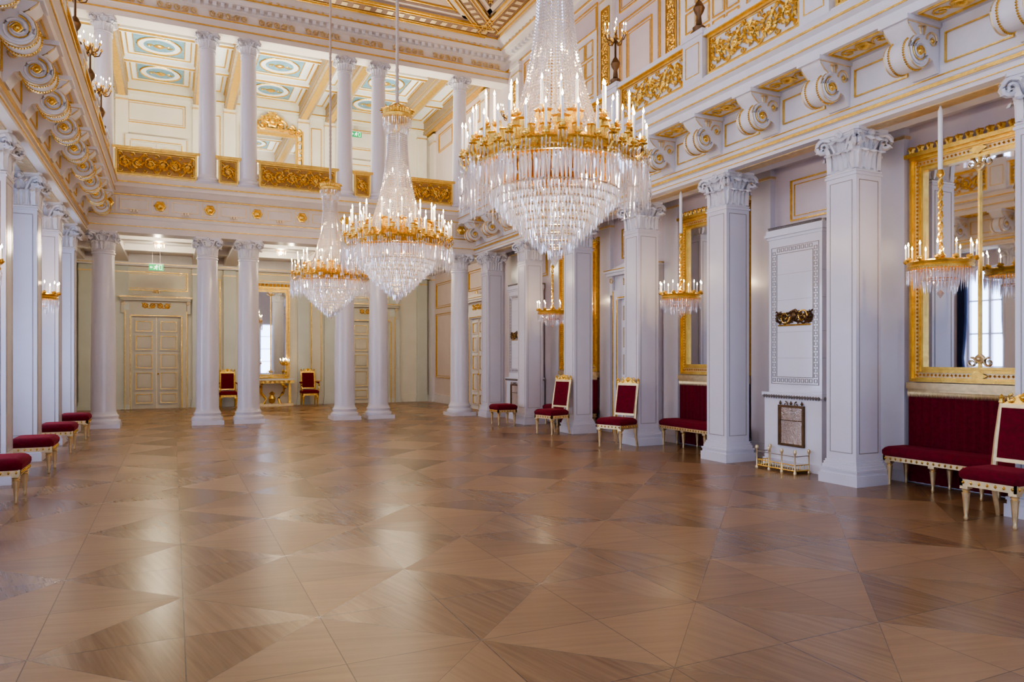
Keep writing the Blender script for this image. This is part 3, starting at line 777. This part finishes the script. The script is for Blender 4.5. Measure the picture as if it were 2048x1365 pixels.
def chair(arms=False,gm=None):
    gm=gm or GOLDP
    mb=MB(); w=.54;d=.50
    for sx in (-1,1):
        leg(mb,sx*(w/2-.04),-d/2+.04,.40,gm,1.15)
        mb.tube([(sx*(w/2-.04),d/2+.05,0),(sx*(w/2-.04),d/2-.0,.2),(sx*(w/2-.04),d/2-.03,.42),(sx*(w/2-.045),d/2+.02,.8),(sx*(w/2-.05),d/2+.09,1.14)],[.018,.024,.03,.024,.022],6,gm)
        mb.lathe([(.0,-.02),(.03,0),(.02,.03),(.028,.05),(0,.09)],8,GOLD,(sx*(w/2-.05),d/2+.09,1.15))
    apron(mb,-w/2,w/2,-d/2,d/2,.34,.415,gm); cushion(mb,-w/2-.005,w/2+.005,-d/2-.005,d/2-.02,.41,.53,RED)
    def bm2(u,v,n): 
        t=(v-.42)/.72; return (u,d/2-.03+.12*t-n,v)
    mb.mbox(bm2,-w/2+.075,w/2-.075,.60,1.10,-.02,.035,RED)
    mb.mbox(bm2,-w/2+.05,w/2-.05,.56,.60,-.022,.022,gm); mb.mbox(bm2,-w/2+.05,w/2-.05,1.10,1.14,-.025,.025,gm)
    mb.mbox(bm2,-w/2+.045,-w/2+.075,.60,1.10,-.022,.022,gm); mb.mbox(bm2,w/2-.075,w/2-.045,.60,1.10,-.022,.022,gm)
    mb.extr([(-.2,1.14),(.2,1.14),(.12,1.19),(.05,1.24),(-.05,1.24),(-.12,1.19)],-.018,.018,lambda a,b,s_:bm2(a,b,s_),GOLD)
    for k in (-1,1): spiral(mb,bm2,k*.11,1.19,.05,1.2,pi/2,-k,.02,.014,GOLD,12)
    mb.dome(bm2,0,1.21,.045,.01,.04,GOLD,8)
    if arms:
        for sx in (-1,1):
            mb.tube([(sx*(w/2-.03),d/2,.80),(sx*(w/2+.02),.05,.76),(sx*(w/2+.02),-d/2+.08,.72),(sx*(w/2+.02),-d/2+.04,.68)],[.02,.022,.028,.03],6,GOLD)
            mb.tube([(sx*(w/2+.01),-d/2+.1,.71),(sx*(w/2-.0),-d/2+.05,.56),(sx*(w/2-.03),-d/2+.06,.40)],[.02,.026,.022],6,GOLD)
            mb.box(sx*(w/2+.015)-.03,sx*(w/2+.015)+.03,-.14,.12,.76,.80,RED)
    return mb.mesh('gilt_side_chair' if not arms else 'gilt_armchair')
ch=chair(); ac=chair(True,GOLD)
place(ch,'gilt_side_chair',(7.26,11.05,0),-pi/2+.35)
place(ch,'gilt_side_chair',(7.24,13.5,0),-pi/2+.25)
place(ch,'gilt_side_chair',(7.31,4.36,0),-pi/2)
for x in (1.62,4.2): place(ac,'gilt_armchair',(x,25.25,0))
mb=MB(); mb.box(-.72,.72,-.42,0,.86,.91,PLAST); mb.box(-.70,.70,-.40,0,.76,.86,GOLD); rinceau(mb,lambda u,v,n:(u,-.40-n,v),-.6,.6,.77,.85,.0,8,GOLDP,.01)
for sx in (-1,1):
    mb.tube([(sx*.3,-.32,.76),(sx*.42,-.36,.62),(sx*.34,-.3,.42),(sx*.2,-.3,.25),(sx*.26,-.34,.06)],[.05,.06,.05,.04,.05],8,GOLD)
    mb.leaf((sx*.38,-.36,.45),(sx,-.5),.25,.2,.08,GOLD); mb.box(sx*.6-.04,sx*.6+.04,-.08,0,.0,.76,GOLD)
mb.box(-.68,.68,-.38,0,0,.08,GOLDP); mb.lathe([(.02,.08),(.09,.12),(.12,.25),(.06,.36),(.1,.42),(0,.5)],12,GOLD,(0,-.25,0))
mb.obj('console_table',(3.0,YF-.16,0))

def candle(mb,x,y,z,h=.2,r=.011,mat=CANDLE,cup=GOLD):
    mb.lathe([(.008,-.03),(.028,-.01),(.03,.0),(.016,.01),(.016,.03)],8,cup,(x,y,z))
    mb.lathe([(r,.0),(r,h),(.003,h+.004)],7,mat,(x,y,z))
    mb.octa((x,y,z+h+.018),.010,.036,.014,FLAME,6)
def candelabrum(h,arms,mat,big=True):
    mb=MB(); k=h/1.1
    mb.lathe([(.13*k,0),(.13*k,.04*k),(.09*k,.06*k),(.10*k,.12*k),(.05*k,.16*k),(.035*k,.3*k),(.07*k,.36*k),(.09*k,.42*k),(.05*k,.5*k),(.02*k,.54*k),(.018*k,.85*k),(.05*k,.88*k),(.03*k,.93*k),(.015*k,.98*k)],14,mat)
    for i in range(arms):
        a=2*pi*i/arms; c,s_=cos(a),sin(a); R=.19*k
        z0=.84*k+(.06*k if i%2 else 0)
        pts=[(c*.02,s_*.02,z0),(c*R*.4,s_*R*.4,z0-.06*k),(c*R*.8,s_*R*.8,z0-.03*k),(c*R,s_*R,z0+.06*k)]
        mb.tube(pts,[.012*k,.014*k,.012*k,.01*k],5,GOLD if mat is GOLD else mat)
        mb.leaf((c*R*.5,s_*R*.5,z0-.05*k),(c,s_),.06,.05,.03,GOLD)
        candle(mb,c*R,s_*R,z0+.09*k,.14*k,.009*k)
    candle(mb,0,0,1.0*k,.16*k,.009*k)
    return mb
cd=candelabrum(1.1,8,BRONZE).mesh('bronze_candelabrum')
for sd in (1,-1):
    for y in YP[2:]: place(cd,'bronze_candelabrum',(XC+sd*4.39,y,6.58),.3)
tc=candelabrum(.62,5,GOLD).mesh('table_candelabrum')
for x in (2.55,3.45): place(tc,'table_candelabrum',(x,YF-.38,.91))

# ------------------------------------------------------------ big chandeliers
def ring(mb,r,z,t,mat,n=48,k=5): mb.tube([(r*cos(2*pi*i/n),r*sin(2*pi*i/n),z) for i in range(n)],t,k,mat,True)
def fringe(mb,rf,z,L,n,w,jit=0):
    for i in range(n):
        a=2*pi*i/n; r=rf(a) if callable(rf) else rf; l=L*(1+jit*(random.random()-.5))
        mb.octa((r*cos(a),r*sin(a),z-l*.18),w,l*.10,l*.80,CRYS,4,random.random()*3)
        mb.octa((r*cos(a),r*sin(a),z-l*.04),w*.7,l*.04,l*.04,CRYS,4,random.random()*3)
CZ=3.28
def chandelier():
    mb=MB()
    mb.lathe([(.66,-.05),(.70,-.055),(.715,-.03),(.70,0),(.715,.03),(.695,.05),(.66,.05),(.66,-.05)],60,GOLD)
    ring(mb,.715,-.045,.012,GOLD); ring(mb,.715,.04,.012,GOLD)
    for i in range(36):
        a=2*pi*i/36; mb.leaf((.70*cos(a),.70*sin(a),.04),(cos(a),sin(a)),.10,.07,.05,GOLD)
        mb.octa((.725*cos(a+.08),.725*sin(a+.08),0),.02,.03,.03,GOLD,5)
    mb.lathe([(.44,.12),(.46,.10),(.47,.14),(.44,.17),(.44,.12)],40,GOLD)
    for i in range(10):
        a=2*pi*i/10; c,s_=cos(a),sin(a)
        mb.tube([(c*.68,s_*.68,0),(c*.56,s_*.56,.06),(c*.45,s_*.45,.13),(c*.3,s_*.3,.18),(0,0,.2)],.012,5,GOLD)
    G=12
    for g in range(G):
        a0=2*pi*g/G; c,s_=cos(a0),sin(a0)
        mb.tube([(c*.70,s_*.70,-.01),(c*.76,s_*.76,-.05),(c*.81,s_*.81,.0),(c*.80,s_*.80,.07)],[.016,.02,.016,.012],6,GOLD)
        mb.tube([(c*.68,s_*.68,.04),(c*.66,s_*.66,.14),(c*.68,s_*.68,.22)],[.03,.022,.012],6,GOLD)
        mb.leaf((c*.68,s_*.68,.05),(c,s_),.16,.12,.05,GOLD)
        candle(mb,c*.68,s_*.68,.25,.22)
        for da,r,z in ((-.16,.775,.055),(0,.80,.10),(.16,.775,.055)):
            a=a0+da; c2,s2=cos(a),sin(a)
            mb.tube([(c*.72,s_*.72,-.02),(c2*(r-.03),s2*(r-.03),-.03),(c2*r,s2*r,z-.02)],.010,5,GOLD)
            mb.dome(lambda u,v,n:(c2*r+u,s2*r+v,z-.035+n*.3),0,0,.035,0,.02,GOLD,8)
            candle(mb,c2*r,s2*r,z,.21)
            for q in range(6):
                an=q*pi/3; mb.octa((c2*r+.035*cos(an),s2*r+.035*sin(an),z-.07),.008,.02,.06,CRYS,4)
    for i in range(12):
        a=2*pi*(i+.5)/12; c,s_=cos(a),sin(a)
        mb.tube([(c*.45,s_*.45,.15),(c*.52,s_*.52,.15),(c*.54,s_*.54,.28)],.011,5,GOLD)
        mb.leaf((c*.5,s_*.5,.14),(c,s_),.18,.12,.05,GOLD)
        candle(mb,c*.54,s_*.54,.31,.23)
        for q in range(5): mb.octa((c*.58,s_*.58,.1+q*.05),.014,.025,.025,CRYS,5)
    fringe(mb,lambda a:.765+.05*cos(12*a),-.04,.38,150,.012,.25)
    fringe(mb,lambda a:.80+.03*cos(12*a),-.10,.32,96,.012,.2)
    fringe(mb,.70,-.05,.22,110,.010,.1)
    fringe(mb,.56,-.06,.28,100,.011,.15)
    ring(mb,.56,-.05,.01,GOLD)
    for g in range(G):
        a0=2*pi*g/G; a1=2*pi*(g+1)/G
        for q in range(14):
            t=(q+.5)/14; a=a0+(a1-a0)*t; z=-.16-.16*4*t*(1-t); mb.octa((.82*cos(a),.82*sin(a),z),.012,.015,.015,CRYS,5)
    T=10
    for i in range(T):
        t=i/(T-1); r=.50*(1-t)**.85+.06; z=-.25-.48*t
        ring(mb,r,z,.007,GOLDP,40,4)
        fringe(mb,r,z,.10,max(12,int(2*pi*r/.028)),.011,.1); fringe(mb,r-.025,z-.02,.085,max(8,int(2*pi*r/.040)),.010,.1)
    mb.octa((0,0,-.81),.05,.05,.08,CRYS,8)
    n=54
    for i in range(n):
        a=2*pi*i/n
        for q in range(52):
            t=q/51; r=.145+.29*(t**2.1); z=1.60-1.46*t
            s_=.012+.006*t
            mb.octa((r*cos(a),r*sin(a),z),s_,.017,.017,CRYS,4,a)
    for zz_,rr in ((1.6,.14),(1.2,.15),(.8,.18),(.45,.26)): ring(mb,rr-.01,zz_,.005,GOLDP,24,4)
    mb.lathe([(.17,1.84),(.215,1.86),(.22,1.90),(.20,1.92),(.17,1.92),(.17,1.84)],32,GOLD)
    for i in range(16):
        a=2*pi*i/16; mb.leaf((.20*cos(a),.20*sin(a),1.90),(cos(a),sin(a)),.08,.09,.05,GOLD)
    fringe(mb,.205,1.86,.17,44,.010,.1); fringe(mb,.165,1.74,.16,40,.010,.1)
    for k in range(6):
        a=k*pi/3; mb.tube([(.19*cos(a),.19*sin(a),1.91),(.1*cos(a),.1*sin(a),2.03),(0,0,2.10)],.008,4,GOLD)
    mb.tube([(0,0,.15),(0,0,2.1)],.014,6,GOLDP)
    pts=[];rr=[]
    z=2.08; i=0
    while z<ZC-CZ:
        pts.append((0,0,z)); rr.append(.020+.010*(i%2)); z+=.045; i+=1
    pts.append((0,0,ZC-CZ-.02)); rr.append(.03)
    mb.tube(pts,rr,7,CEIL)
    mb.lathe([(.0,ZC-CZ-.3),(.12,ZC-CZ-.24),(.2,ZC-CZ-.18),(.0,ZC-CZ-.17)],16,GOLD)
    return mb.mesh('crystal_chandelier')
cm3=chandelier()
CY=[5.54,10.42,15.45]
WARM=(1,.77,.50)
def pt(loc,e,col=WARM,r=.03):
    l=bpy.data.lights.new('lamp','POINT'); l.energy=e; l.color=col; l.shadow_soft_size=r
    o=bpy.data.objects.new('candle_light',l); S.collection.objects.link(o); o.location=loc; return o
for y in CY:
    place(cm3,'crystal_chandelier',(3.0,y,CZ),.1)
    for i in range(4):
        a=2*pi*(i+.25)/4; pt((3.0+.62*cos(a),y+.62*sin(a),CZ+.58),24)
    pt((3.0,y,CZ-.10),32,(1,.86,.70),.04)

def small():
    mb=MB()
    mb.lathe([(.30,-.04),(.335,-.05),(.345,-.02),(.33,0),(.345,.03),(.325,.045),(.30,.03),(.30,-.04)],40,GOLD)
    for i in range(6):
        a=2*pi*i/6; mb.tube([(.31*cos(a),.31*sin(a),0),(.15*cos(a),.15*sin(a),.03),(0,0,.10)],.010,5,GOLD)
    for i in range(12):
        a=2*pi*i/12; c,s_=cos(a),sin(a); mb.leaf((c*.33,s_*.33,.03),(c,s_),.05,.06,.03,GOLD)
        candle(mb,c*.35,s_*.35,.06,.15,.0095)
    fringe(mb,.34,-.04,.19,64,.010,.1); fringe(mb,.27,-.05,.24,48,.010,.1); fringe(mb,.17,-.16,.16,30,.010,.1)
    ring(mb,.17,-.16,.006,GOLD,24,4); mb.octa((0,0,-.32),.04,.04,.06,CRYS,6)
    for ph in (0,pi):
        pts=[(.018*cos(ph+z*26),.018*sin(ph+z*26),z) for z in [.10+ .025*i for i in range(37)]]
        mb.tube(pts,.015,5,GOLD)
    mb.lathe([(.0,.08),(.06,.10),(.035,.14),(.02,.18)],12,GOLD); mb.lathe([(.02,1.0),(.045,1.03),(.03,1.08),(.02,1.10)],12,GOLD)
    mb.lathe([(.026,1.08),(.026,1.76),(.012,1.80),(.012,1.81)],12,CANDLE)
    return mb.mesh('hanging_candle_ring')
sc_=small()
for sd in (1,-1):
    for b in (5.415,10.075,14.735):
        if sd<0 and b<6: continue
        x=XC+PIL if sd>0 else XC-PILL
        place(sc_,'hanging_candle_ring',(x,b,2.66))
        pt((x-sd*.22,b,2.67+.32),10,WARM,.02)

# ------------------------------------------------------------ tiled stoves
def stove():
    mb=MB(); mp=lambda u,v,n:(u,-n,v); D=.58; W=1.06
    mb.box(-W/2,W/2,-D,0,0,1.04,TILE)
    mb.box(-W/2-.02,W/2+.02,-D-.02,0,0,.12,WHITE)
    mb.box(-W/2-.03,W/2+.03,-D-.03,0,1.04,1.10,TILE)
    for i in range(22):
        u=-W/2+(i+.5)*W/22; mb.octa((u,-D-.03,1.05),.028,.02,.045,GREY,6)
    for i in range(10):
        y=-D+(i+.5)*D/10
        for sx in (-1,1): mb.octa((sx*(W/2+.03),y,1.05),.026,.02,.045,GREY,6)
    w=W/2-.04
    mb.box(-w,w,-D+.05,0,1.10,3.36,TILE)
    for i,(e,a,b) in enumerate(((.02,3.36,3.40),(.05,3.40,3.44),(.03,3.44,3.50))): mb.box(-w-e,w+e,-D+.05-e,0,a,b,TILE)
    for i in range(22):
        u=-w+(i+.5)*2*w/22; mb.leaf((u,-D+.03,3.48),(0,-1),.06,.05,.02,GREY)
    for i in range(10):
        y=-D+.05+(i+.5)*D/10
        for sx in (-1,1): mb.leaf((sx*(w+.02),y,3.48),(sx,0),.06,.05,.02,GREY)
    f=lambda u,v,n:(u,-D+.05-n,v)
    mb.frame(f,-w+.05,w-.05,1.22,3.24,.009,0,.006,GREY); mb.frame(f,-w+.15,w-.15,1.32,3.14,.009,0,.006,GREY)
    zs=1.25
    while zs<3.18:
        for u in (-w+.075,w-.135):
            mb.frame(f,u,u+.055,zs,zs+.055,.008,0,.006,GREY); 
        zs+=.075
    us=-w+.16
    while us<w-.2:
        for v in (1.25,3.165): mb.frame(f,us,us+.055,v,v+.055,.008,0,.006,GREY)
        us+=.075
    rinceau(mb,f,-.34,.34,2.08,2.30,.012,4,BRONZE,.016); mb.dome(f,0,2.22,.09,0,.04,BRONZE,10); mb.tube([f(-.3,2.08,.01),f(.3,2.08,.01)],.012,5,GOLD)
    for k in (-1,1): spiral(mb,f,k*.16,2.2,.10,1.5,0,k,.02,.014,GOLD,16)
    f2=lambda u,v,n:(u,-D-n,v)
    mb.frame(f2,-.24,.24,.33,.92,.035,0,.03,BRONZE); mb.mbox(f2,-.205,.205,.365,.885,0,.012,COPPER)
    for u in (-.2,0,.2): mb.octa(f2(u,.94,.02),.022,.05,.02,BRONZE,5)
    for k in (-1,1): spiral(mb,f2,k*.1,.93,.045,1.2,pi/2,k,.02,.01,BRONZE,10)
    mb.tube([f2(-.2,.70,.02),f2(.2,.70,.02)],.005,4,BRONZE)
    for z in (1.6,1.98,2.45,2.83): mb.mbox(f,-w+.16,w-.16,z,z+.003,0,.001,GREY)
    for z in (1.6,1.98,2.45,2.83):
        for sx in (-1,1): mb.box(sx*w-.001,sx*w+.001,-D+.05,0,z,z+.003,GREY)
    return mb.mesh('tiled_stove')
sv=stove()
for b in (BAY[4],BAY[8]): place(sv,'tiled_stove',(XR-.052,b,0),-pi/2)
def fender():
    mb=MB(); W=.72;D=.26
    mb.box(-W/2,W/2,-D,0,0.0,.03,BRONZE)
    for z,t in ((.04,.011),(.12,.008),(.24,.007)): mb.tube([(-W/2,0,z),(-W/2,-D,z),(W/2,-D,z),(W/2,0,z)],t,6,GOLD if z<.2 else GREY)
    for i in range(17):
        x=-W/2+W*i/16; mb.tube([(x,-D,.04),(x,-D,.12)],.005,4,GOLD)
    for i in range(1,6):
        for sx in (-1,1): mb.tube([(sx*W/2,-D*i/6,.04),(sx*W/2,-D*i/6,.12)],.005,4,GOLD)
    P=[(-W/2,0),(-W/2,-D),(-W/6,-D),(W/6,-D),(W/2,-D),(W/2,0)]
    for x,y in P:
        mb.lathe([(.022,0),(.022,.02),(.010,.04),(.010,.26),(.016,.27),(.026,.30),(.018,.325),(0,.335)],8,GOLDP,(x,y,0))
    return mb.mesh('fireplace_fender')
fd=fender()
for b in (BAY[4],): place(fd,'fireplace_fender',(XR-.69,b,0),-pi/2)

# ------------------------------------------------------------ exit signs
def exitsign():
    mb=MB(); mp=lambda u,v,n:(u,-n,v)
    mb.mbox(mp,-.19,.19,-.09,.09,-.03,.03,EXG); mb.mbox(mp,-.2,.2,.09,.11,-.035,.035,PLAST)
    n=.034
    def bar(a,b,r): mb.tube([mp(a[0],a[1],n),mp(b[0],b[1],n)],r,6,EXW)
    mb.dome(mp,.015,.055,.016,.03,.01,EXW,10)
    bar((.005,.035),(-.015,-.01),.013); bar((-.015,-.01),(.02,-.03),.009); bar((.02,-.03),(.01,-.065),.008)
    bar((-.015,-.01),(-.035,-.04),.009); bar((-.035,-.04),(-.065,-.04),.008); bar((.005,.03),(.035,.01),.007); bar((.035,.01),(.055,.02),.006)
    bar((.0,.032),(-.035,.028),.007); bar((-.035,.028),(-.045,.0),.006)
    mb.frame(mp,.08,.15,-.07,.07,.008,.03,.036,EXW)
    bar((-.15,0),(-.09,0),.008); bar((-.16,0),(-.13,.03),.007); bar((-.16,0),(-.13,-.03),.007)
    mb.tube([(-.1,0,.1),(-.1,0,.45)],.006,5,PLAST); mb.tube([(.1,0,.1),(.1,0,.45)],.006,5,PLAST)
    return mb.mesh('exit_sign')
es=exitsign()
place(es,'exit_sign',(-.44,23.4,4.23)); place(es,'exit_sign',(5.85,25.5,9.5))
def flush():
    mb=MB(); mb.lathe([(.0,0),(.16,-.01),(.17,-.04),(.14,-.06)],20,GOLD)
    fringe(mb,.14,-.05,.16,26,.012); fringe(mb,.09,-.06,.22,18,.012)
    mb.octa((0,0,-.12),.05,.05,.08,FLAME,8)
    return mb.mesh('ceiling_lamp')
fl=flush()
for x in (-.35,2.9,6.2):
    for y in (20.3,22.4):
        place(fl,'ceiling_lamp',(x,y,4.86)); pt((x,y,4.86-.42),44,(1,.87,.64),.05)
def upfill(loc,w,e,col):  # upward fill added behind the balustrade to brighten the gallery; no fixture there
    l=bpy.data.lights.new('gallery_fill_light','AREA'); l.shape='RECTANGLE'; l.size=w; l.size_y=.3; l.energy=e; l.color=col
    o=bpy.data.objects.new('gallery_fill_light',l); S.collection.objects.link(o); o.location=loc; o.rotation_euler=(pi,0,0)
for x in (-.35,2.9,6.2): upfill((x,21.2,5.85),1.6,225,(1,.96,.83))
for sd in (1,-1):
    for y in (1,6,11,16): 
        l=bpy.data.lights.new('balcony_fill_light','AREA'); l.shape='RECTANGLE'; l.size=.25; l.size_y=3; l.energy=34; l.color=(1,.80,.60)  # bare fill light added behind each side railing, not an existing lamp
        o=bpy.data.objects.new('balcony_fill_light',l); S.collection.objects.link(o); o.location=(XC+sd*4.9,y,5.8); o.rotation_euler=(pi,0,0)

# ------------------------------------------------------------ world
w=bpy.data.worlds.new('World'); S.world=w; w.use_nodes=True
bg=w.node_tree.nodes['Background']; bg.inputs[0].default_value=(.52,.65,1.0,1); bg.inputs[1].default_value=7.6
# ------------------------------------------------------------ camera
c=bpy.data.cameras.new('Camera'); co=bpy.data.objects.new('Camera',c); S.collection.objects.link(co); S.camera=co
co.location=(0,0,1.6); co.rotation_euler=(pi/2,0,-math.atan(678/1450)); c.sensor_width=36; c.lens=1450/2048*36; c.shift_y=.0168
c.clip_end=200
